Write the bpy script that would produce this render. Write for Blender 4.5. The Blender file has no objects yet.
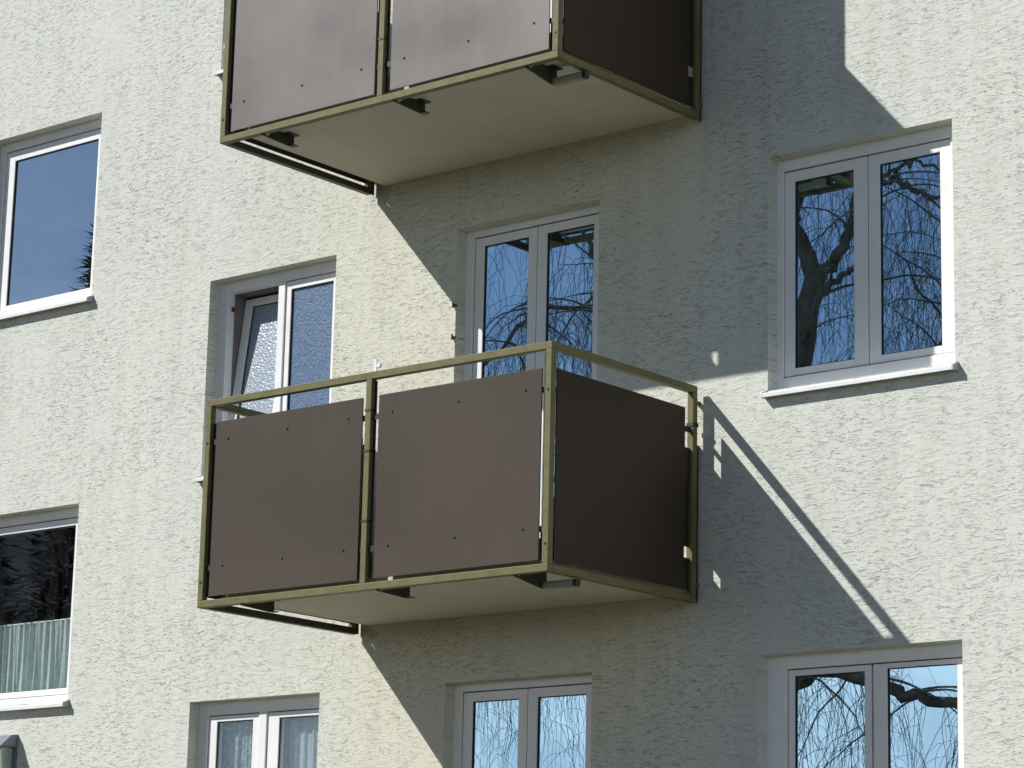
import bpy, math, random
from mathutils import Vector, Matrix
random.seed(7)
R = math.radians
D = bpy.data
sc = bpy.context.scene
COL = sc.collection
H = 2.8            # storey height
GZ = -1.6          # ground level below the camera's height

# ------------------------------------------------------------------ helpers
class MB:
    def __init__(s): s.v = []; s.f = []; s.mi = []
    def box(s, x0, x1, y0, y1, z0, z1, m=0, M=None):
        if x0 > x1: x0, x1 = x1, x0
        if y0 > y1: y0, y1 = y1, y0
        if z0 > z1: z0, z1 = z1, z0
        b = len(s.v)
        vs = [Vector((x, y, z)) for z in (z0, z1) for y in (y0, y1) for x in (x0, x1)]
        if M is not None: vs = [M @ q for q in vs]
        s.v += [tuple(q) for q in vs]
        for f in ((0,2,3,1),(4,5,7,6),(0,1,5,4),(2,6,7,3),(0,4,6,2),(1,3,7,5)):
            s.f.append([b+i for i in f]); s.mi.append(m)
        return s
    def poly(s, pts, m=0):
        b = len(s.v); s.v += [tuple(p) for p in pts]
        s.f.append(list(range(b, b+len(pts)))); s.mi.append(m); return s
    def extrude_x(s, prof, x0, x1, m=0):     # prof = list of (y,z)
        b = len(s.v); n = len(prof)
        s.v += [(x0, y, z) for y, z in prof] + [(x1, y, z) for y, z in prof]
        s.f.append([b+i for i in range(n)][::-1]); s.mi.append(m)
        s.f.append([b+n+i for i in range(n)]); s.mi.append(m)
        for i in range(n):
            j = (i+1) % n
            s.f.append([b+i, b+j, b+n+j, b+n+i]); s.mi.append(m)
        return s
    def tube(s, pts, rad, n=6, m=0, cap=True):
        b = len(s.v); P = [Vector(p) for p in pts]
        if not isinstance(rad, (list, tuple)): rad = [rad]*len(P)
        up = Vector((0.3, 0.9, 0.1))
        for i, p in enumerate(P):
            t = (P[min(i+1, len(P)-1)] - P[max(i-1, 0)])
            if t.length < 1e-6: t = Vector((0, 0, 1))
            t.normalize()
            a = t.cross(up)
            if a.length < .05: a = t.cross(Vector((1, 0, 0)))
            a.normalize(); c = t.cross(a)
            for k in range(n):
                w = 2*math.pi*k/n
                q = p + (a*math.cos(w) + c*math.sin(w))*rad[i]
                s.v.append(tuple(q))
        for i in range(len(P)-1):
            for k in range(n):
                k2 = (k+1) % n
                s.f.append([b+i*n+k, b+i*n+k2, b+(i+1)*n+k2, b+(i+1)*n+k]); s.mi.append(m)
        if cap:
            s.f.append([b+k for k in range(n)]); s.mi.append(m)
            e = b+(len(P)-1)*n
            s.f.append([e+k for k in range(n)][::-1]); s.mi.append(m)
        return s
    def build(s, name, mats, parent=None, bevel=0, smooth=False, fixn=True):
        me = D.meshes.new(name); me.from_pydata(s.v, [], s.f)
        if not isinstance(mats, (list, tuple)): mats = [mats]
        for m in mats: me.materials.append(m)
        for p, i in zip(me.polygons, s.mi):
            p.material_index = i; p.use_smooth = smooth
        me.validate(); me.update()
        if fixn and len(s.f) < 3000:
            import bmesh
            bm = bmesh.new(); bm.from_mesh(me)
            bmesh.ops.recalc_face_normals(bm, faces=bm.faces)
            bm.to_mesh(me); bm.free()
        o = D.objects.new(name, me); COL.objects.link(o)
        if parent: o.parent = parent
        if bevel:
            b = o.modifiers.new('bevel', 'BEVEL'); b.width = bevel; b.segments = 2
            b.limit_method = 'ANGLE'; b.angle_limit = R(40)
        return o

def tag(o, label=None, cat=None, group=None, kind=None):
    if label: o['label'] = label
    if cat: o['category'] = cat
    if group: o['group'] = group
    if kind: o['kind'] = kind
    return o
def empty(name, loc=(0, 0, 0)):
    o = D.objects.new(name, None); COL.objects.link(o); o.location = loc
    o.empty_display_size = .2
    return o
def reparent(o, root):      # keep the child where it is in the world
    o.parent = root; o.matrix_parent_inverse = Matrix.Translation(-root.location)
    return o

# ------------------------------------------------------------------ materials
def mat(name):
    m = D.materials.new(name); m.use_nodes = True
    nt = m.node_tree; nt.nodes.clear()
    out = nt.nodes.new('ShaderNodeOutputMaterial')
    return m, nt, out
def N(nt, t, **k):
    n = nt.nodes.new('ShaderNode'+t)
    for a, v in k.items():
        if a == 'inp':
            for q, w in v.items(): n.inputs[q].default_value = w
        else: setattr(n, a, v)
    return n
def L(nt, a, b): nt.links.new(a, b)
def ramp(nt, src, stops, interp='LINEAR'):
    r = N(nt, 'ValToRGB'); r.color_ramp.interpolation = interp
    el = r.color_ramp.elements
    while len(el) < len(stops): el.new(.5)
    for e, (p, c) in zip(el, stops):
        e.position = p; e.color = (c, c, c, 1) if isinstance(c, (int, float)) else (*c, 1)
    L(nt, src, r.inputs[0]); return r.outputs[0]
def math_(nt, op, a, b=None, c=None, clamp=False):
    n = N(nt, 'Math', operation=op); n.use_clamp = clamp
    for i, q in enumerate((a, b, c)):
        if q is None: continue
        if isinstance(q, (int, float)): n.inputs[i].default_value = q
        else: L(nt, q, n.inputs[i])
    return n.outputs[0]
def mixc(nt, fac, a, b, mode='MIX'):
    n = N(nt, 'Mix', data_type='RGBA', blend_type=mode)
    for i, q in ((0, fac), (6, a), (7, b)):
        if isinstance(q, (int, float)): n.inputs[i].default_value = q
        elif isinstance(q, (tuple, list)): n.inputs[i].default_value = (*q, 1)
        else: L(nt, q, n.inputs[i])
    return n.outputs[2]
def noise(nt, vec, scale, detail=3, rough=.55, dist=0, sx=1, sy=1, sz=1, off=(0, 0, 0)):
    mp = N(nt, 'Mapping'); mp.inputs['Scale'].default_value = (sx, sy, sz); mp.inputs['Location'].default_value = off
    L(nt, vec, mp.inputs[0])
    n = N(nt, 'TexNoise', inp={'Scale': scale, 'Detail': detail, 'Roughness': rough, 'Distortion': dist})
    L(nt, mp.outputs[0], n.inputs['Vector']); return n.outputs[0]

def wall_mat():
    m, nt, out = mat('rough_scraped_plaster')
    tc = N(nt, 'TexCoord'); co = tc.outputs['Object']
    # irregular warp so that the scratches wander
    w = N(nt, 'TexNoise', inp={'Scale': 3.1, 'Detail': 2}); L(nt, co, w.inputs['Vector'])
    ws = N(nt, 'VectorMath', operation='SCALE'); L(nt, w.outputs['Color'], ws.inputs[0]); ws.inputs['Scale'].default_value = .10
    ad = N(nt, 'VectorMath', operation='ADD'); L(nt, co, ad.inputs[0]); L(nt, ws.outputs[0], ad.inputs[1]); cw = ad.outputs[0]
    w2 = N(nt, 'TexNoise', inp={'Scale': 26., 'Detail': 2}); L(nt, co, w2.inputs['Vector'])
    ws2 = N(nt, 'VectorMath', operation='SCALE'); L(nt, w2.outputs['Color'], ws2.inputs[0]); ws2.inputs['Scale'].default_value = .012
    ad2 = N(nt, 'VectorMath', operation='ADD'); L(nt, cw, ad2.inputs[0]); L(nt, ws2.outputs[0], ad2.inputs[1]); cw = ad2.outputs[0]
    def scratches(sx, sz, width, gate_lo, gate_hi, off):
        # edges of dragged plaster flakes: a small step plus groove shade and dirt painted dark, broken up by a gate
        a = noise(nt, cw, 1.0, 2, .5, 0, sx, 1, sz, off)
        g = noise(nt, cw, 1.0, 2, .6, 0, sx*1.5, 1, sz*.8, (off[0]+5, 3, off[2]+9))
        gate = ramp(nt, g, [(gate_lo, 0), (gate_hi, 1)])
        step = math_(nt, 'MULTIPLY', ramp(nt, a, [(.5-width*2.5, 0), (.5+width, 1)]), gate)
        d = math_(nt, 'ABSOLUTE', math_(nt, 'SUBTRACT', a, .5))
        return math_(nt, 'MULTIPLY', ramp(nt, d, [(width*.3, 1), (width*.62, 0)]), gate), step
    s1, h1 = scratches(5.5, 40, .011, .52, .58, (0, 0, 0))
    s2, h2 = scratches(12, 80, .015, .52, .57, (7, 2, 4))
    s3, h3 = scratches(8, 58, .012, .53, .58, (17, 5, 14))
    patch = ramp(nt, noise(nt, co, 1.6, 4, .65), [(.36, .22), (.62, 1)])
    s = math_(nt, 'MULTIPLY', math_(nt, 'MAXIMUM', math_(nt, 'MAXIMUM', s1, s3), s2), patch)
    hs = math_(nt, 'ADD', math_(nt, 'ADD', h1, h2), h3)
    lump = noise(nt, cw, 30, 3, .6, 0, .5, 1, 2.6)
    fine = noise(nt, co, 120, 3, .7)
    h = math_(nt, 'ADD', math_(nt, 'MULTIPLY', s, -.8), math_(nt, 'MULTIPLY', lump, .25))
    h = math_(nt, 'ADD', h, math_(nt, 'MULTIPLY', hs, .20))
    h = math_(nt, 'ADD', h, math_(nt, 'MULTIPLY', fine, .16))
    bp = N(nt, 'Bump', inp={'Strength': 1.0, 'Distance': .0036}); L(nt, h, bp.inputs['Height'])
    # colour
    base = mixc(nt, ramp(nt, noise(nt, co, .7, 5, .6), [(.35, 0), (.68, 1)]), WALL_A, WALL_B)
    base = mixc(nt, math_(nt, 'MULTIPLY', ramp(nt, noise(nt, co, 9, 4, .65, 0, 1, 1, 1), [(.35, 0), (.7, 1)]), .25), base, WALL_C)
    sep = N(nt, 'SeparateXYZ'); L(nt, co, sep.inputs[0])
    # older, yellower render near the balcony column
    dx = math_(nt, 'ABSOLUTE', math_(nt, 'ADD', sep.outputs[0], 10.4))
    yel = math_(nt, 'MULTIPLY', ramp(nt, math_(nt, 'DIVIDE', dx, 2.2), [(.45, 1), (1, 0)]), ramp(nt, noise(nt, co, 1.1, 4, .6, 0, 1, 1, .6, (3, 0, 1)), [(.35, .35), (.65, 1)]))
    base = mixc(nt, math_(nt, 'MULTIPLY', yel, .50), base, (.70, .64, .47), 'MIX')
    st = noise(nt, co, 2.4, 4, .6, 0, 3.5, 1, .22)
    base = mixc(nt, math_(nt, 'MULTIPLY', ramp(nt, st, [(.45, 0), (.75, 1)]), .22), base, (.44, .43, .36))
    base = mixc(nt, math_(nt, 'MULTIPLY', s, .60), base, (.16, .155, .12))
    b = N(nt, 'BsdfPrincipled', inp={'Roughness': .92}); b.inputs['Specular IOR Level'].default_value = .15
    L(nt, base, b.inputs['Base Color']); L(nt, bp.outputs[0], b.inputs['Normal']); L(nt, b.outputs[0], out.inputs[0])
    return m
WALL_A = (.715, .735, .665); WALL_B = (.675, .700, .640); WALL_C = (.61, .635, .575)

def simple(name, col, rough=.5, var=.12, vs=6, bump=0, bs=60, spec=.5, metal=0, coat=0, streak=0, dirt=None, dirtamt=.3, low=False):
    m, nt, out = mat(name)
    co = N(nt, 'TexCoord').outputs['Object']
    n = noise(nt, co, vs, 5, .6)
    dark = tuple(c*(1-var) for c in col); lite = tuple(min(1, c*(1+var)) for c in col)
    c = mixc(nt, ramp(nt, n, [(.3, 0), (.7, 1)]), dark, lite)
    if dirt:
        c = mixc(nt, math_(nt, 'MULTIPLY', ramp(nt, noise(nt, co, vs*2.3, 6, .7, 0, 1, 1, 1, (9, 1, 4)), [(.5, 0), (.72, 1)]), dirtamt), c, dirt)
    if streak:
        c = mixc(nt, math_(nt, 'MULTIPLY', ramp(nt, noise(nt, co, 3, 4, .6, 0, 7, 7, .35), [(.42, 0), (.72, 1)]), streak), c, tuple(min(1, q*1.7) for q in col))
    if low:      # splash grime along the lower edge and fine scratches
        sp = N(nt, 'SeparateXYZ'); L(nt, co, sp.inputs[0])
        e = ramp(nt, math_(nt, 'ADD', math_(nt, 'SUBTRACT', sp.outputs[2], 2.30), math_(nt, 'MULTIPLY', noise(nt, co, 6, 4, .7), -.22)), [(0, 1), (.10, 0)])
        c = mixc(nt, math_(nt, 'MULTIPLY', e, .10), c, tuple(min(1, q*1.9) for q in col))
        sc_ = ramp(nt, noise(nt, co, 14, 2, .5, 1.5, 1, 1, .25), [(.495, 0), (.5, 1), (.505, 0)])
        c = mixc(nt, math_(nt, 'MULTIPLY', sc_, .10), c, tuple(min(1, q*2) for q in col))
    b = N(nt, 'BsdfPrincipled', inp={'Roughness': rough, 'Metallic': metal})
    b.inputs['Specular IOR Level'].default_value = spec
    rr = ramp(nt, n, [(.3, max(0, rough-.06)), (.7, min(1, rough+.08))]); L(nt, rr, b.inputs['Roughness'])
    L(nt, c, b.inputs['Base Color'])
    if bump:
        bp = N(nt, 'Bump', inp={'Strength': .5, 'Distance': bump}); L(nt, noise(nt, co, bs, 3), bp.inputs['Height']); L(nt, bp.outputs[0], b.inputs['Normal'])
    L(nt, b.outputs[0], out.inputs[0]); return m

def glass_mat(name, refl=.74, tint=(.58, .82, 1.0), bumpd=.0010, trans=(.62, .68, .66), fres=.6):
    # double glazing with a reflective coating: mirror share over clear
    m, nt, out = mat(name)
    co = N(nt, 'TexCoord').outputs['Object']
    g = N(nt, 'BsdfGlossy', inp={'Roughness': .0, 'Color': (*tint, 1)})
    bp = N(nt, 'Bump', inp={'Strength': .35, 'Distance': bumpd}); L(nt, noise(nt, co, 2.6, 1, .4), bp.inputs['Height']); L(nt, bp.outputs[0], g.inputs['Normal'])
    t = N(nt, 'BsdfTransparent', inp={'Color': (*trans, 1)})
    lw = N(nt, 'LayerWeight', inp={'Blend': .25})
    fac = math_(nt, 'ADD', math_(nt, 'MULTIPLY', lw.outputs['Fresnel'], fres), refl, clamp=True)
    mx = N(nt, 'MixShader'); L(nt, fac, mx.inputs[0]); L(nt, t.outputs[0], mx.inputs[1]); L(nt, g.outputs[0], mx.inputs[2])
    # a little dust and rain marking
    d = N(nt, 'BsdfDiffuse', inp={'Color': (.5, .53, .55, 1)})
    mx2 = N(nt, 'MixShader')
    L(nt, math_(nt, 'MULTIPLY', ramp(nt, noise(nt, co, 5, 5, .7, 0, 2, 1, .5), [(.42, 0), (.85, 1)]), .05), mx2.inputs[0])
    L(nt, mx.outputs[0], mx2.inputs[1]); L(nt, d.outputs[0], mx2.inputs[2]); L(nt, mx2.outputs[0], out.inputs[0])
    return m
def frosted_mat(name, ca, cb):
    m, nt, out = mat(name)
    co = N(nt, 'TexCoord').outputs['Object']
    v = N(nt, 'TexVoronoi', inp={'Scale': 75}); v.feature = 'SMOOTH_F1'; L(nt, co, v.inputs['Vector'])
    bp = N(nt, 'Bump', inp={'Strength': .6, 'Distance': .004}); L(nt, v.outputs['Distance'], bp.inputs['Height'])
    p = N(nt, 'BsdfPrincipled', inp={'Roughness': .3}); p.inputs['Specular IOR Level'].default_value = .6
    c = mixc(nt, ramp(nt, v.outputs['Distance'], [(.15, 0), (.5, 1)]), ca, cb)
    L(nt, c, p.inputs['Base Color']); L(nt, bp.outputs[0], p.inputs['Normal'])
    g = N(nt, 'BsdfGlossy', inp={'Roughness': .12, 'Color': (.8, .88, 1, 1)}); L(nt, bp.outputs[0], g.inputs['Normal'])
    mx = N(nt, 'MixShader', inp={0: .02}); L(nt, p.outputs[0], mx.inputs[1]); L(nt, g.outputs[0], mx.inputs[2])
    L(nt, mx.outputs[0], out.inputs[0]); return m
def cloth_mat(name, col, tr=.35, lace=0):
    m, nt, out = mat(name)
    co = N(nt, 'TexCoord').outputs['Object']
    d = N(nt, 'BsdfDiffuse'); t = N(nt, 'BsdfTranslucent')
    c = mixc(nt, ramp(nt, noise(nt, co, 30, 4, .7), [(.35, 0), (.65, 1)]), tuple(q*.8 for q in col), col)
    L(nt, c, d.inputs[0]); L(nt, c, t.inputs[0])
    mx = N(nt, 'MixShader', inp={0: tr}); L(nt, d.outputs[0], mx.inputs[1]); L(nt, t.outputs[0], mx.inputs[2])
    if lace:
        v = N(nt, 'TexVoronoi', inp={'Scale': 38}); L(nt, co, v.inputs['Vector'])
        tp = N(nt, 'BsdfTransparent'); m2 = N(nt, 'MixShader')
        L(nt, ramp(nt, v.outputs['Distance'], [(.3, 0), (.62, lace)]), m2.inputs[0])
        L(nt, mx.outputs[0], m2.inputs[1]); L(nt, tp.outputs[0], m2.inputs[2]); L(nt, m2.outputs[0], out.inputs[0])
    else: L(nt, mx.outputs[0], out.inputs[0])
    return m

M = {}
M['wall'] = wall_mat()
M['pvc'] = simple('white_window_plastic', (.87, .87, .87), .35, .03, 4, spec=.4, dirt=(.55, .54, .50), dirtamt=.15)
M['sill'] = simple('white_painted_sill', (.82, .82, .82), .4, .05, 5, dirt=(.5, .5, .46), dirtamt=.2)
M['sillcap'] = simple('grey_end_cap', (.45, .45, .43), .6)
M['gasket'] = simple('black_rubber_gasket', (.012, .013, .015), .6)
M['glass'] = glass_mat('reflective_window_glass')
M['glass_pale'] = glass_mat('pale_reflecting_glass', .74, (.92, .97, .98))
M['glass_dark'] = glass_mat('darker_window_glass', .02, (.85, .9, 1), trans=(.95, .98, .97), fres=.35)
M['glass_clear'] = glass_mat('clear_window_glass', .14, (.8, .9, 1), trans=(.9, .95, .95), fres=.4)
M['frost'] = frosted_mat('patterned_privacy_glass', (.05, .09, .17), (.13, .20, .32))
M['frost_lit'] = frosted_mat('sunlit_patterned_privacy_glass', (.17, .21, .28), (.28, .34, .41))  # sunlight on the tilted pane put into a paler glass colour
M['room'] = simple('dim_room_interior', (.06, .055, .05), .9)
M['frame'] = simple('olive_beige_painted_steel', (.172, .162, .074), .5, .10, 9, .0006, 90, .2, dirt=(.09, .07, .035), dirtamt=.6)
M['frame_shaded'] = simple('shaded_olive_steel', (.055, .050, .028), .5, .2, 9)  # shade on the left bottom rail put into a darker colour
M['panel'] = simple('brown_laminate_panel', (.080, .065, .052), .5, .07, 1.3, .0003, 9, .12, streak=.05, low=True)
M['panel_up'] = simple('lighter_brown_laminate_panel', (.142, .128, .118), .38, .05, 1.4, .0003, 9, .5, streak=.14, low=True)  # lighter brown for the upper balcony's front panels
M['panel_side'] = simple('shaded_brown_laminate_panel', (.050, .036, .025), .5, .14, 1.1, .0003, 9, .15)  # shade on the side panels put into a darker brown
M['bolt'] = simple('dull_bolt_head', (.07, .06, .05), .4, metal=.4)
M['black'] = simple('black_clamp', (.015, .015, .014), .5)
M['steel'] = simple('dark_olive_bracket_steel', (.035, .034, .022), .5, .2, 12)
M['soffit'] = simple('painted_concrete_slab', (.60, .585, .48), .85, .05, 2.2, .001, 40, .2, dirt=(.46, .43, .32), dirtamt=.35)
M['white'] = simple('white_plastic_clip', (.8, .8, .8), .4)
M['bark'] = simple('dark_tree_bark', (.12, .105, .085), .9, .45, 5, .01, 20, .1)
M['twig'] = simple('dark_twigs', (.15, .145, .14), .9, .3, 5, spec=.1)
M['needle'] = simple('dark_green_needles', (.022, .045, .018), .8, .4, 3, spec=.1)
M['lawn'] = simple('lawn', (.036, .036, .015), .95, .4, 1.2, .02, 30, .1, dirt=(.12, .11, .06), dirtamt=.5)
M['paving'] = simple('pale_concrete_paving', (.105, .080, .046), .9, .15, 1.5, .002, 60, .2)
M['roof'] = simple('dark_roof_sheet', (.10, .09, .08), .7)
M['lampbody'] = simple('grey_lamp_housing', (.20, .21, .27), .45, .15, 8)
M['lampglass'] = simple('green_tinted_lamp_glass', (.36, .46, .40), .2, .1, 8, spec=.8)
M['iron'] = simple('black_iron_hook', (.02, .018, .015), .6)
M['red'] = simple('red_hinge_cap', (.16, .02, .02), .5)
M['cafe'] = cloth_mat('pale_curtain_cloth', (.62, .72, .71), .05)
M['net'] = cloth_mat('net_curtain_cloth', (.74, .82, .84), .1, .35)
M['voile'] = cloth_mat('white_voile', (.78, .83, .84), .1)
M['fabric'] = simple('beige_shadow_screen', (.45, .40, .28), .9, .1, 4)

# ------------------------------------------------------------------ setting
g = MB(); g.poly([(-900, -900, GZ), (900, -900, GZ), (900, 900, GZ), (-900, 900, GZ)])
tag(g.build('lawn_ground', M['lawn']), kind='structure')
g = MB(); g.poly([(-40, -9, GZ+.004), (25, -9, GZ+.004), (25, -.6, GZ+.004), (-40, -.6, GZ+.004)])
tag(g.build('pavement', M['paving']), kind='structure')

# ------------------------------------------------------------------ building
B = empty('apartment_building', (-10, 0, GZ))
tag(B, 'pale cream apartment block with rough scratched plaster and white plastic windows', 'building')
# openings: x0, x1, z0, z1
UL = (-15.25, -14.055, 4.78, 6.123)
LLw = (-15.25, -14.055, 1.98, 3.323)
SM = (-12.872, -11.722, 3.385, 4.705)
SMl = (-12.872, -11.722, .585, 1.905)
DR = (-10.698, -9.595, 2.42, 4.702)
DRl = (-10.698, -9.595, -.38, 1.902)
RW = (-8.392, -7.203, 3.385, 4.735)
RWl = (-8.452, -7.185, .585, 1.925)
SM2 = (-12.872, -11.722, 3.385+H, 4.705+H)
DR2 = (-10.698, -9.595, 2.42+H, 4.702+H)
OP = [SM2, DR2, UL, LLw, SM, SMl, DR, DRl, RW, RWl]
X0, X1, Z0, Z1 = -24.0, 6.0, GZ, 13.2
RD = .17
xs = sorted({X0, X1, *[o[0] for o in OP], *[o[1] for o in OP]})
zs = sorted({Z0, Z1, *[o[2] for o in OP], *[o[3] for o in OP]})
w = MB()
for i in range(len(xs)-1):
    for j in range(len(zs)-1):
        cx = (xs[i]+xs[i+1])/2; cz = (zs[j]+zs[j+1])/2
        if any(o[0] < cx < o[1] and o[2] < cz < o[3] for o in OP): continue
        w.poly([(xs[i], 0, zs[j]), (xs[i+1], 0, zs[j]), (xs[i+1], 0, zs[j+1]), (xs[i], 0, zs[j+1])])
for a, b, c, d in OP:
    w.poly([(a, 0, c), (a, 0, d), (a, RD, d), (a, RD, c)])
    w.poly([(b, 0, c), (b, RD, c), (b, RD, d), (b, 0, d)])
    w.poly([(a, 0, d), (b, 0, d), (b, RD, d), (a, RD, d)])
    w.poly([(a, 0, c), (a, RD, c), (b, RD, c), (b, 0, c)])
w.poly([(X0, 0, Z0), (X0, 0, Z1), (X0, 11, Z1), (X0, 11, Z0)])
w.poly([(X1, 0, Z0), (X1, 11, Z0), (X1, 11, Z1), (X1, 0, Z1)])
w.poly([(X0, 11, Z0), (X0, 11, Z1), (X1, 11, Z1), (X1, 11, Z0)])
reparent(w.build('wall', M['wall'], fixn=False), B)
r = MB(); r.box(X0-.4, X1+.4, -.45, 11.4, Z1+.002, Z1+.25)
reparent(r.build('roof', M['roof']), B)
# dim rooms behind the glass
for nm, (a, b, c, d) in zip(range(10), OP):
    q = MB(); m_ = .6; y0, y1 = RD, 3.2; fl = c-.9 if c not in (DR[2], DRl[2], DR2[2]) else c-.02; ce = d+.25
    if b-a < 0: continue
    ax, bx = a-m_*.7, b+m_*.7
    q.poly([(ax, y1, fl), (bx, y1, fl), (bx, y1, ce), (ax, y1, ce)])
    q.poly([(ax, y0, fl), (ax, y1, fl), (ax, y1, ce), (ax, y0, ce)])
    q.poly([(bx, y0, fl), (bx, y0, ce), (bx, y1, ce), (bx, y1, fl)])
    q.poly([(ax, y0, ce), (ax, y1, ce), (bx, y1, ce), (bx, y0, ce)])
    q.poly([(ax, y0, fl), (bx, y0, fl), (bx, y1, fl), (ax, y1, fl)])
    # the inside of the outer wall
    for (p0, p1, p2, p3) in ((ax, a, fl, ce), (b, bx, fl, ce), (a, b, d, ce), (a, b, fl, c)):
        if p3-p2 > .001: q.poly([(p0, y0+.001, p2), (p1, y0+.001, p2), (p1, y0+.001, p3), (p0, y0+.001, p3)])
    reparent(q.build('room', M['room'], fixn=False), B)

FY, SY, GY, BY = .088, .100, .116, .155     # frame face, sash face, glass plane, back
def ring(mb, x0, x1, z0, z1, t, y0, y1, m=0, tb=None, tt=None, tl=None, tr=None):
    tb = t if tb is None else tb; tt = t if tt is None else tt
    tl = t if tl is None else tl; tr = t if tr is None else tr
    mb.box(x0, x0+tl, y0, y1, z0, z1, m); mb.box(x1-tr, x1, y0, y1, z0, z1, m)
    mb.box(x0+tl, x1-tr, y0, y1, z0, z0+tb, m); mb.box(x0+tl, x1-tr, y0, y1, z1-tt, z1, m)
def window(op, inner, sashes, label=None, sill=True, name='window', mull=None, tilt=None):
    """inner = clear opening of the outer frame; sashes = list of (x0,x1, gx0,gx1, gz0,gz1, glass)"""
    a, b, c, d = op; i0, i1, j0, j1 = inner
    fr = MB()
    fr.box(a-.002, i0, FY, BY, c-.002, d+.002); fr.box(i1, b+.002, FY, BY, c-.002, d+.002)
    fr.box(i0, i1, FY, BY, c-.002, j0); fr.box(i0, i1, FY, BY, j1, d+.002)
    if mull: fr.box(mull[0], mull[1], FY, BY, j0, j1)
    o = fr.build(name, M['pvc'], bevel=.003); reparent(o, B)
    if label: o['label'] = label
    def sub(q): q.parent = o; return q
    if tilt is None:
        # dark weather seal seen in the slit around the sashes
        gk = MB()
        ring(gk, i0, i1, j0, j1, .012, SY+.006, BY-.002)
        sub(gk.build('weather_seal', M['gasket']))
    for k, (x0, x1, gx0, gx1, gz0, gz1, gl) in enumerate(sashes):
        T = Matrix.Identity(4)
        if tilt is not None and k == tilt[0]:
            piv = Vector((0, SY, j0))
            T = Matrix.Translation(piv) @ Matrix.Rotation(R(-tilt[1]), 4, 'X') @ Matrix.Translation(-piv)
        s = MB(); z0, z1 = j0+.006, j1-.006
        s.box(x0, gx0, SY, BY-.004, z0, z1); s.box(gx1, x1, SY, BY-.004, z0, z1)
        s.box(gx0, gx1, SY, BY-.004, z0, gz0); s.box(gx0, gx1, SY, BY-.004, gz1, z1)
        so = sub(s.build('sash', M['pvc'], bevel=.0025))
        gs = MB(); ring(gs, gx0, gx1, gz0, gz1, .004, GY-.009, GY-.001)
        go = sub(gs.build('gasket', M['gasket']))
        p = MB(); p.poly([(gx0+.001, GY, gz0+.001), (gx1-.001, GY, gz0+.001), (gx1-.001, GY, gz1-.001), (gx0+.001, GY, gz1-.001)])
        po = sub(p.build('pane', M[gl], fixn=False))
        for q in (so, go, po):
            if T != Matrix.Identity(4): q.data.transform(T)
    if sill:
        pz = c-.006
        e = MB(); e.extrude_x([(FY-.004, pz+.012), (FY-.004, pz-.008), (-.044, pz-.026), (-.044, pz-.040), (-.051, pz-.040), (-.051, pz-.016)], a-.006, b+.008)
        sub(e.build('sill', M['sill'], bevel=.002))
        for xx in (a-.016, b+.008):
            e = MB(); e.extrude_x([(-.001, pz+.012), (-.001, pz-.040), (-.053, pz-.042), (-.053, pz-.012)], xx, xx+.012)
            sub(e.build('sill_end_cap', M['sillcap' if xx > a else 'sill'], bevel=.002))
    return o

window(UL, (-15.19, -14.11, 4.835, 6.056), [(-15.186, -14.114, -15.09, -14.19, 4.885, 5.978, 'glass_pale')], 'single pane window showing plain blue sky, uppermost on the left')
window(LLw, (-15.19, -14.11, 2.035, 3.256), [(-15.186, -14.114, -15.09, -14.19, 2.082, 3.200, 'glass_dark')], 'single pane window, dark inside behind a short curtain')
window(SM, (-12.79, -11.78, 3.45, 4.632), [(-12.786, -12.322, -12.715, -12.385, 3.52, 4.572, 'frost_lit'), (-12.256, -11.784, -12.212, -11.836, 3.52, 4.572, 'frost')],
       'small window of patterned glass with its left sash tilted open', mull=(-12.318, -12.26), tilt=(0, 7.5))
window(SM2, (-12.79, -11.78, .65+2*H, 1.822+2*H), [(-12.786, -12.333, -12.715, -12.392, .72+2*H, 1.780+2*H, 'frost'), (-12.258, -11.784, -12.160, -11.82, .72+2*H, 1.780+2*H, 'frost')],
       'small window hidden behind the upper balcony, only its sill end showing', mull=(-12.329, -12.262))
window(SMl, (-12.79, -11.78, .65, 1.822), [(-12.786, -12.333, -12.715, -12.392,   .72, 1.780, 'glass_clear'), (-12.258, -11.784, -12.160, -11.82, .72, 1.780, 'glass_clear')],
       'small two sash window with net curtains, lowest by the balcony', mull=(-12.329, -12.262))
for z, nm, lb in ((H, DR2, 'balcony door hidden behind the upper balcony'), (0, DR, 'balcony door in shade above the lower balcony'), (-H, DRl, 'balcony door reflecting hanging twigs, below the lower balcony')):
    window(nm, (-10.640, -9.655, 2.50+z, 4.655+z),
           [(-10.635, -10.147, -10.565, -10.213, 2.66+z, 4.595+z, 'glass'), (-10.141, -9.660, -10.070, -9.712, 2.66+z, 4.595+z, 'glass')], lb, sill=False, name='balcony_door')
window(RW, (-8.350, -7.268, 3.470, 4.665), [(-8.346, -7.800, -8.281, -7.891, 3.519, 4.598, 'glass'), (-7.794, -7.272, -7.722, -7.340, 3.519, 4.598, 'glass')],
       'two sash window reflecting a forked tree, upper right')
window(RWl, (-8.326, -7.235, .65, 1.850), [(-8.322, -7.796, -8.282, -7.838, .72, 1.812, 'glass'), (-7.785, -7.239, -7.700, -7.277, .72, 1.818, 'glass')],
       'two sash window reflecting pale sky and a thick branch, lower right')
q = MB(); q.box(-12.806, -12.792, BY+.001, .42, 3.44, 4.64); q.box(-12.79, -12.30, BY+.001, .42, 4.6325, 4.645)
ln = q.build('inner_lining', simple('pinkish_inner_lining', (.20, .175, .17), .8)); reparent(ln, B)
q = MB(); q.box(-12.7915, -12.772, BY-.03, BY-.012, 4.51, 4.54); reparent(q.build('hinge_cap', M['red'], bevel=.002), B)
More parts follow.
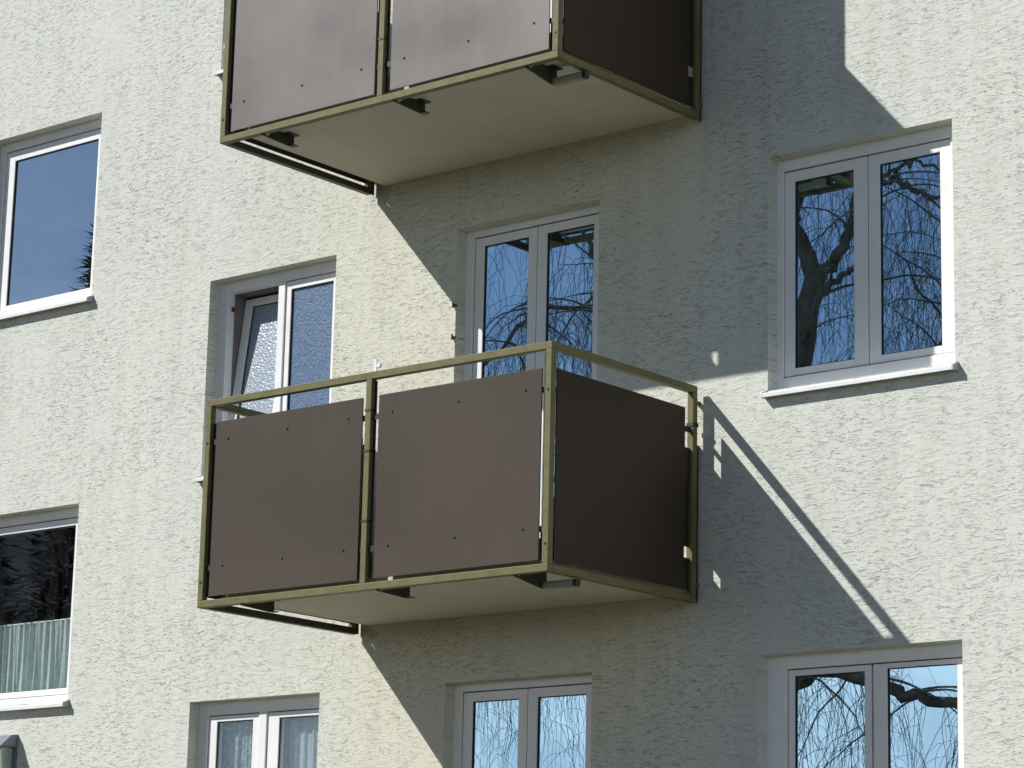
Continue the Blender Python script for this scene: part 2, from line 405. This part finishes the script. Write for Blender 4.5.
# old shutter hooks beside the balcony door
for z in (4.213, 4.012):
    h = MB(); h.tube([(-10.712, .004, z), (-10.712, -.012, z), (-10.700, -.022, z+.006), (-10.670, -.022, z-.008)], .006, 6)
    h.tube([(-10.712, -.012, z-.012), (-10.712, -.012, z+.022)], .005, 6)
    reparent(h.build('shutter_hook', M['iron']), B)

# ------------------------------------------------------------------ curtains
def curtain(x0, x1, z0, z1, y, folds, amp, m, name, label, cat, wav=.0, group=None, phase=0, hook=.0):
    nx = folds*12; nz = 14; v = []; f = []
    for j in range(nz+1):
        t = j/nz
        for i in range(nx+1):
            u = i/nx
            a = 2*math.pi*folds*u+phase+.7*math.sin(5*u+phase)
            am = amp*(1-.35*t)*(1+.35*math.sin(17*u+phase))
            x = x0+(x1-x0)*u+.010*math.sin(a*.5+3*t)*(1-t)
            zz = z0+(z1-z0)*t
            if j == nz: zz += hook*abs(math.cos(a*.5))
            v.append((x, y+am*math.sin(a)+.006*math.sin(a*2.3+2*t), zz))
    for j in range(nz):
        for i in range(nx):
            k = j*(nx+1)+i; f.append([k, k+1, k+nx+2, k+nx+1])
    mb = MB(); mb.v = v; mb.f = f; mb.mi = [0]*len(f)
    c = empty(name, ((x0+x1)/2, y, z0)); tag(c, label, cat, group)
    reparent(mb.build('cloth', m, smooth=True, fixn=False), c)
    rd = MB(); rd.tube([(x0-.03, y, z1+.012), (x1+.03, y, z1+.012)], .006, 8)
    reparent(rd.build('rod', M['white']), c)
    return c
curtain(-15.16, -14.12, 2.02, 2.560, .20, 15, .018, M['cafe'], 'cafe_curtain', 'short pale green pleated curtain across the lower half of the left window', 'curtain', hook=.02)
curtain(-12.78, -12.34, .60, 1.84, .178, 6, .008, M['net'], 'net_curtain', 'net curtain behind the left pane of the small bottom window', 'curtain', phase=1)
curtain(-12.25, -11.79, .60, 1.84, .185, 5, .012, M['voile'], 'voile_curtain', 'plain white curtain behind the right pane of the small bottom window', 'curtain', phase=2)
curtain(-10.50, -10.24, 2.50, 3.72, .24, 4, .02, M['voile'], 'voile_curtain', 'short white curtain low behind the left pane of the shaded balcony door', 'curtain', phase=3)

# ------------------------------------------------------------------ balcony
BX0, BX1, BZ0, BZ1, BD, T = -11.430, -8.836, 2.234, 3.460, 1.352, .041
BG = .045
def make_balcony():
    root = empty('balcony', ((BX0+BX1)/2, 0, BZ0))
    def P(mb, name, m, **k): return reparent(mb.build(name, m, **k), root)
    s = MB(); s.box(-11.315, -8.93, -1.262, .0-.001, 2.286, 2.43)
    P(s, 'floor_slab', M['soffit'], bevel=.004)
    yF = -BD
    # posts
    posts = [(BX0, yF), (-10.160, yF), (BX1-T, yF), (BX0, -BG-T), (BX1-T, -BG-T)]
    for (x, y) in posts:
        q = MB(); q.box(x, x+T, y, y+T, BZ0+T, BZ1-T); P(q, 'post', M['frame'], bevel=.003)
    for z in (BZ0, BZ1-T):
        nm = 'bottom_rail' if z == BZ0 else 'top_rail'
        q = MB(); q.box(BX0, BX1, yF, yF+T, z, z+T); P(q, nm, M['frame'], bevel=.003)
        for x in (BX0, BX1-T):
            q = MB(); q.box(x, x+T, yF+T+.0005, -BG, z, z+T); P(q, nm, M['frame_shaded'] if (x == BX0 and z == BZ0) else M['frame'], bevel=.003)
    # wall fixings
    for x in (BX0+.004, BX1-T+.004):
        for z in (2.33, 3.36):
            q = MB(); q.box(x+.006, x+.026, -BG+.0005, -.0005, z, z+.02)
            P(q, 'wall_fixing', M['frame'], bevel=.001)
    # panels
    pz0, pz1 = 2.297, 3.322
    bz = (3.214, 2.469)
    def bolt(pos, axis, par):
        b = MB(); p = Vector(pos); ax = Vector(axis)
        b.tube([p, p+ax*.003, p+ax*.006], [.007, .007, .004], 8)
        o = b.build('bolt', M['bolt'], parent=None, smooth=False); o.parent = par
        return o
    for (a, b) in ((-11.349, -10.190), (-10.068, -8.908)):
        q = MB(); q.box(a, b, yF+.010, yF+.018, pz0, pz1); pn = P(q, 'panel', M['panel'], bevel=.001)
        for z in bz:
            for x in (a+.101, (a+b)/2, b-.108): bolt((x, yF+.010, z), (0, -1, 0), pn)
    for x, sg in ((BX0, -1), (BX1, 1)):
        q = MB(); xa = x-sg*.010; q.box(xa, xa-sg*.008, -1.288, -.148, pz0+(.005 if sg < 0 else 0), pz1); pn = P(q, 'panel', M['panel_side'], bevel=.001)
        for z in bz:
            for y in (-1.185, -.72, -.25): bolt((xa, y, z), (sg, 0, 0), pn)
    # black strips: panel mounts, plus added shade in gaps and beside the mid post
    for (x0, x1, z0, z1) in ((BX0+T+.001, -11.340, 2.30, 3.32), (-10.196, -10.161, 2.30, 3.06), (-10.118, -10.104, 2.30, 3.41), (-8.912, BX1-T-.001, 2.30, 2.46)):
        q = MB(); q.box(x0, x1, yF+.0285, yF+.0335, z0, z1); P(q, 'mount_shade_strip', M['black'])
    # panel clamps
    for z in (3.205, 2.462):
        for x0, x1 in ((BX0+T, -11.347), (-10.192, -10.160), (-10.160+T, -10.066), (-8.910, BX1-T)):
            q = MB(); q.box(x0-.001, x1+.006, yF+.019, yF+.027, z-.016, z+.016); P(q, 'clamp', M['black'], bevel=.001)
        for x in (BX0+.019, BX1-.027):
            for y0, y1 in ((yF+T-.001, -1.282), (-.154, -BG-T+.001)):
                q = MB(); q.box(x, x+.008, y0, y1, z-.016, z+.016); P(q, 'clamp', M['black'], bevel=.001)
    for (x, y0, y1, z0, z1) in ((BX1-.026, -.172, -BG-T-.001, 2.54, 3.10), (BX1-.026, -BG+.001, -.002, 2.24, 3.13), (BX1-.026, -.172, -BG-T-.001, 2.30, 2.478),
                             (BX0+.022, -BG+.001, -.010, 2.24, 3.10), (BX0+.022, -.172, -BG-T-.001, 2.298, 2.50)):
        q = MB(); q.box(x, x+.004, y0, y1, z0, z1); P(q, 'sun_block_strip', M['black'])  # added strips that stop sun leaking through the rear post gaps
    # cable ties
    for z in (3.244, 3.013, 2.620):
        q = MB(); ring_z(q, -10.160, -10.160+T, yF, yF+T, z, .012, .003); P(q, 'cable_tie', M['black'])
    for z in (3.235,):
        q = MB(); ring_z(q, BX1-T, BX1, -BG-T, -BG, z, .022, .004); P(q, 'cable_tie', M['black'])
    # carrying brackets under the slab
    for x in (-11.09, -10.045, -9.075):
        bzz = 2.192 if x > -9.5 else 2.216
        q = MB(); q.extrude_x([(yF+.012, 2.2335), (yF+.012, 2.226), (-1.12, bzz), (-1.075, bzz), (-1.075, 2.2855), (-1.24, 2.2855), (-1.29, 2.2335)], x, x+.012)
        q.box(x-.01, x+.055, -1.16, -1.075, 2.2785, 2.2857)
        if x < -9.5: q.box(x+.012, x+.050, -1.115, -1.075, bzz, bzz+.006)
        P(q, 'bracket', M['steel'], bevel=.0015)
    q = MB(); ring_x(q, -9.064, -8.86, -1.115, -1.075, 2.187, 2.226, .003); P(q, 'support_channel', M['steel2'], bevel=.001)
    q = MB(); q.box(-8.8595, -8.835, -1.113, -1.077, 2.189, 2.224); P(q, 'end_plug', M['black'])
    # bolt heads on the posts
    for (x, y) in posts[:3]:
        for z in (3.20, 2.38):
            if x == -10.160: continue
            q = MB(); q.tube([(x+T/2, y, z), (x+T/2, y-.004, z)], [.008, .006], 8); P(q, 'post_bolt', M['bolt'])
    # pale clips poking out of the left side
    for z, y in ((2.86, -1.33),):
        q = MB(); q.box(BX0-.028, BX0, y, y+.02, z-.012, z+.012); P(q, 'clip', M['white'], bevel=.002)
    q = MB(); q.box(BX0-.006, BX0+.012, -BG-T-.002, -BG-T+.02, 2.28, 2.40); P(q, 'clip', M['white'], bevel=.002)
    return root
def ring_z(mb, x0, x1, y0, y1, z, h, t):
    mb.box(x0-t, x1+t, y0-t, y0, z-h/2, z+h/2); mb.box(x0-t, x1+t, y1, y1+t, z-h/2, z+h/2)
    mb.box(x0-t, x0, y0, y1, z-h/2, z+h/2); mb.box(x1, x1+t, y0, y1, z-h/2, z+h/2)
def ring_x(mb, x0, x1, y0, y1, z0, z1, t):
    mb.box(x0, x1, y0, y0+t, z0, z1); mb.box(x0, x1, y1-t, y1, z0, z1); mb.box(x0, x1, y0+t, y1-t, z0, z0+t); mb.box(x0, x1, y0+t, y1-t, z1-t, z1)
M['steel2'] = simple('pale_channel_steel', (.34, .35, .28), .5, .15, 20)  # paler than the bracket steel
bal = make_balcony()
tag(bal, 'lower balcony, seen whole with its open top rail and brown panels', 'balcony', 'balconies bolted to the facade')
def copy_tree(o, parent=None):
    c = o.copy(); COL.objects.link(c)
    if parent:
        mi = o.matrix_parent_inverse.copy(); c.parent = parent; c.matrix_parent_inverse = mi
    for ch in [q for q in list(D.objects) if q.parent == o and q != c]: copy_tree(ch, c)
    return c
bal2 = copy_tree(bal)
bal2.location.z += H
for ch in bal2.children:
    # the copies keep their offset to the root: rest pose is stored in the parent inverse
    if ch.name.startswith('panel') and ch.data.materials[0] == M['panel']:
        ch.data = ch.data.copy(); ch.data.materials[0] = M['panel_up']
tag(bal2, 'upper balcony, cut off by the picture edge, with lighter brown panels', 'balcony', 'balconies bolted to the facade')
# clip standing on the lower balcony's top rail
q = MB(); q.box(-10.135, -10.112, -1.325, -1.317, 3.461, 3.535); q.tube([(-10.098, -1.325, 3.500), (-10.098, -1.312, 3.500)], .014, 10); q.box(-10.112, -10.098, -1.323, -1.319, 3.49, 3.51)
reparent(q.build('rail_clip', M['white'], bevel=.001), bal)
# unseen screen added on the upper balcony to cast a straight shadow edge
q = MB(); xs_ = BX1-.030; q.box(xs_, xs_+.006, -.985, -.088, BZ0+H+.06, BZ1+H+1.75); q.box(xs_, xs_+.006, -BD+T+.002, -.985, BZ1+H-.16, BZ1+H-T-.002)
reparent(q.build('shadow_screen', M['fabric']), bal2)

# ------------------------------------------------------------------ wall lamp
lamp = empty('wall_lamp', (-14.8, 0, 1.6)); tag(lamp, 'grey box wall lamp with greenish glass under the left window', 'lamp')
q = MB(); q.extrude_x([(0, 1.775), (-.06, 1.765), (-.135, 1.70), (-.135, 1.685), (-.012, 1.685), (-.012, 1.45), (0, 1.45)], -14.92, -14.535)
reparent(q.build('housing', M['lampbody'], bevel=.004), lamp)
q = MB(); q.extrude_x([(-.012, 1.684), (-.120, 1.684), (-.085, 1.50), (-.012, 1.48)], -14.90, -14.565)
reparent(q.build('lamp_glass', M['lampglass'], bevel=.006), lamp)

# ------------------------------------------------------------------ trees
def bez(pts, n):       # smooth path through points (Catmull-Rom)
    P = [Vector(p) for p in pts]; P = [P[0]*2-P[1]]+P+[P[-1]*2-P[-2]]; out = []
    for i in range(1, len(P)-2):
        for k in range(n):
            t = k/n
            out.append(.5*((2*P[i])+(-P[i-1]+P[i+1])*t+(2*P[i-1]-5*P[i]+4*P[i+1]-P[i+2])*t*t+(-P[i-1]+3*P[i]-3*P[i+1]+P[i+2])*t**3))
    out.append(P[-2]); return out
def limb(mb, pts, r0, r1, n=6, sides=8, wig=.02):
    path = bez(pts, n); m = len(path)-1
    path = [p+Vector((random.gauss(0, wig), random.gauss(0, wig), random.gauss(0, wig))) if 0 < i < m else p for i, p in enumerate(path)]
    mb.tube(path, [r0+(r1-r0)*(i/m)**.8 for i in range(m+1)], sides)
    return path
def weeping_tree(base, trunk, limbs, name, label, group, nb=9, tw=8, seed=3, drop=(1.2, 3.6)):
    random.seed(seed)
    root = empty(name, base); tag(root, label, 'tree', group)
    t = MB(); limb(t, trunk[0], trunk[1], trunk[2], 6, 12, .03)
    reparent(t.build('trunk', M['bark'], smooth=True, fixn=False), root)
    tm = MB()
    for pts, r0, r1, dens in limbs:
        lm = MB(); path = limb(lm, pts, r0, r1, 7, 8, .025)
        reparent(lm.build('limb', M['bark'], smooth=True, fixn=False), root)
        n = len(path)
        for k in range(int(nb*dens)):
            i = int(n*(.15+.85*random.random()))-1; i = max(1, min(n-2, i)); p = path[i]
            d = (path[i+1]-path[i-1]).normalized()
            ang = random.uniform(0, 2*math.pi)
            out = Vector((math.cos(ang), math.sin(ang)*.8, random.uniform(.0, .7))).normalized()
            v = (out*.8+d*.5).normalized(); ln = random.uniform(.7, 2.0)
            br = [p]; q = p.copy(); st = 12
            for s_ in range(st):
                q = q+v*ln/st; v = (v+Vector((random.gauss(0, .13), random.gauss(0, .13), -.085+random.gauss(0, .08)))).normalized(); br.append(q.copy())
            rr = random.uniform(.009, .018)
            tm.tube(br, [rr*(1-.75*s_/st) for s_ in range(st+1)], 4, cap=False)
            for c in range(tw):
                j = random.randint(2, st); q = br[j].copy(); L_ = random.uniform(*drop)*random.uniform(.45, 1); seg = 11
                v = Vector((random.gauss(0, .4), random.gauss(0, .35), random.uniform(-.9, .2))).normalized()
                tp = [q.copy()]
                for s_ in range(seg):
                    q = q+v*L_/seg; v = (v*.68+Vector((random.gauss(0, .11), random.gauss(0, .09), -.42))).normalized(); tp.append(q.copy())
                r_ = random.uniform(.0024, .0042)
                tm.tube(tp, [r_*(1-.6*s_/seg) for s_ in range(seg+1)], 3, cap=False)
                for e in range(random.randint(1, 4)):
                    a_ = random.randint(2, seg-1); q2 = tp[a_].copy(); v2 = Vector((random.gauss(0, .8), random.gauss(0, .6), -.2)).normalized(); sp = [q2.copy()]
                    for s_ in range(5):
                        q2 = q2+v2*random.uniform(.05, .11); v2 = (v2*.8+Vector((random.gauss(0, .2), 0, -.3))).normalized(); sp.append(q2.copy())
                    tm.tube(sp, .0022, 3, cap=False)
    reparent(tm.build('twigs', M['twig'], smooth=True, fixn=False), root)
    return root
TY = -9.77
weeping_tree((-15.9, TY, GZ),
    ([(-15.9, TY, GZ-.1), (-15.75, TY, 1.0), (-15.35, TY, 4.2), (-14.95, TY, 6.2), (-14.68, TY, 7.28)],   .21, .11),
    [([(-14.68, TY, 7.2), (-14.83, TY+.1, 7.76), (-14.90, TY, 8.4), (-15.02, TY-.3, 9.6), (-15.4, TY-.5, 11.0)], .095, .03, .6),
     ([(-14.68, TY, 7.2), (-14.42, TY-.1, 7.55), (-14.22, TY, 7.95), (-14.05, TY, 8.9), (-13.9, TY-.4, 10.4)], .08, .03, .5),
     ([(-14.28, TY, 7.78), (-13.95, TY+.1, 8.02), (-13.62, TY+.1, 8.02), (-13.2, TY+.2, 7.72), (-12.5, TY+.3, 7.0), (-12.2, TY+.3, 6.0)], .04, .015, .7),
     ([(-14.20, TY, 7.9), (-13.7, TY+.2, 8.06), (-13.1, TY+.5, 8.0), (-12.3, TY+.8, 7.5)], .026, .012, .4),
     ([(-15.3, TY, 4.6), (-14.5, TY-.5, 5.6), (-13.85, TY-.6, 6.25), (-13.5, TY-.7, 6.65), (-12.9, TY-.7, 6.9), (-12.2, TY-.9, 7.3)], .12, .04, 1.6),
     ([(-13.5, TY-.7, 6.65), (-13.2, TY-.6, 7.0), (-13.0, TY-.5, 7.5)], .05, .012, .8),
     ([(-15.5, TY, 2.9), (-14.5, TY+.3, 3.25), (-13.6, TY+.4, 3.02), (-13.0, TY+.4, 2.85), (-12.2, TY+.5, 2.7)], .075, .05, 2.0),
     ([(-14.85, TY, 6.5), (-14.4, TY+.3, 7.0), (-13.9, TY+.4, 7.15)], .045, .03, .4),
     ([(-14.95, TY, 5.4), (-15.8, TY+.2, 6.3), (-16.9, TY+.3, 7.1), (-18.0, TY+.3, 7.3), (-19.0, TY+.3, 6.6)], .055, .015, 2.6),
     ([(-15.4, TY, 3.9), (-16.0, TY-.5, 4.6), (-17.3, TY-.6, 5.1), (-18.6, TY-.5, 4.8), (-19.4, TY-.5, 4.2)], .055, .015, 3.4),
     ([(-16.9, TY+.3, 7.1), (-17.3, TY+.3, 7.9), (-17.6, TY+.2, 8.5)], .05, .015, .8),
     ([(-14.95, TY, 5.6), (-15.4, TY+.3, 6.6), (-15.7, TY+.4, 7.9), (-15.6, TY+.4, 8.6)], .05, .02, 1)],
    'weeping_tree', 'bare weeping tree with forked trunk, mirrored in the right hand windows', None, nb=10, tw=14, seed=11)

def conifer(base, h, r, name, label, seed=5):
    random.seed(seed); root = empty(name, base); tag(root, label, 'tree')
    bx, by, bz_ = base
    t = MB(); t.tube([(bx, by, bz_-.1), (bx, by, bz_+h*.5), (bx, by, bz_+h*.97)], [.18, .1, .015], 8)
    reparent(t.build('trunk', M['bark'], fixn=False), root)
    c = MB()
    for k in range(15000):
        u = random.random()**.7; z = h*(1-u*.97); rad = r*u**.8*(.6+.4*math.sin(z*9)**2)*random.uniform(.35, 1.12)
        a = random.uniform(0, 6.283); p = Vector((bx+rad*math.cos(a), by+rad*math.sin(a), bz_+z-.15*rad))
        o_ = Vector((math.cos(a), math.sin(a), random.uniform(-.5, .5))).normalized(); s_ = o_.cross(Vector((0, 0, 1))).normalized()
        l_ = random.uniform(.12, .30); wd = random.uniform(.02, .06)
        c.poly([p-s_*wd, p+o_*l_*.6-s_*wd*.6, p+o_*l_, p+s_*wd])
    reparent(c.build('crown', M['needle'], fixn=False), root)
conifer((-25.35, TY, GZ), 11.1, 1.75, 'conifer', 'dark conifer whose tip shows in the upper left window')
conifer((-29.2, TY-1.5, GZ), 8.2, 2.0, 'conifer', 'lower dark conifer mirrored in the lower left window', 6)

# ------------------------------------------------------------------ light and camera
sdir = Vector((-1.0, -1.0, 1.137)).normalized()
sun = D.lights.new('sun', 'SUN'); sun.energy = 5.0; sun.angle = R(.5); sun.color = (1.0, .975, .93)
so = D.objects.new('sun', sun); COL.objects.link(so); so.rotation_euler = sdir.to_track_quat('Z', 'Y').to_euler(); so.location = (-30, -30, 34)
wd = D.worlds.new('World'); sc.world = wd; wd.use_nodes = True
nt = wd.node_tree; nt.nodes.clear()
sky = nt.nodes.new('ShaderNodeTexSky'); sky.sky_type = 'NISHITA'; sky.sun_disc = False
sky.sun_elevation = math.asin(sdir.z); sky.sun_rotation = R(225); sky.air_density = 1.0; sky.dust_density = .4; sky.ozone_density = 6.0
bg = nt.nodes.new('ShaderNodeBackground'); bg.inputs[1].default_value = .046
wo = nt.nodes.new('ShaderNodeOutputWorld')
# a bank of thin broken cloud low above the horizon
tcw = nt.nodes.new('ShaderNodeTexCoord'); cg = tcw.outputs['Generated']
spw = nt.nodes.new('ShaderNodeSeparateXYZ'); nt.links.new(cg, spw.inputs[0])
hgt = math_(nt, 'ADD', spw.outputs[2], math_(nt, 'MULTIPLY', math_(nt, 'SUBTRACT', noise(nt, cg, 5, 6, .6, .4, 1, 1, 3), .5), .30))
mask = ramp(nt, hgt, [(.02, .92), (.14, .82), (.24, .42), (.35, 0)])
mask = math_(nt, 'MULTIPLY', mask, ramp(nt, noise(nt, cg, 11, 6, .65, .5, 1, 1, 2.5, (3, 1, 0)), [(.36, .35), (.58, 1)]))
cl = mixc(nt, mask, sky.outputs[0], (10.0, 12.6, 14.2))
low = math_(nt, 'MULTIPLY', ramp(nt, spw.outputs[2], [(.12, 1), (.22, 0)]), ramp(nt, noise(nt, cg, 9, 5, .6, 1.0, 1, 1, 1.5, (8, 2, 0)), [(.35, .35), (.6, .95)]))
cl = mixc(nt, low, cl, (27.0, 28.0, 26.0))
cl = mixc(nt, 1.0, cl, (.90, .97, 1.10), 'MULTIPLY')
nt.links.new(cl, bg.inputs[0]); nt.links.new(bg.outputs[0], wo.inputs[0])

cam = D.cameras.new('camera'); co = D.objects.new('camera', cam); COL.objects.link(co)
cam.sensor_width = 36; cam.lens = 2741.294*36/1024; cam.clip_start = .1; cam.clip_end = 3000
r_ = Vector((0.76990307, 0.637755, 0.02275559)); u_ = Vector((0.12578316, -0.18661197, 0.97434828)); f_ = Vector((-0.62564195, 0.74729147, 0.22389197))
mw = Matrix(((r_.x, u_.x, -f_.x, 0), (r_.y, u_.y, -f_.y, -12.2257), (r_.z, u_.z, -f_.z, 0), (0, 0, 0, 1)))
co.matrix_world = mw
sc.camera = co
sc.view_settings.view_transform = 'Standard'; sc.view_settings.look = 'None'; sc.view_settings.exposure = 0
sc.cycles.max_bounces = 8; sc.cycles.transparent_max_bounces = 12
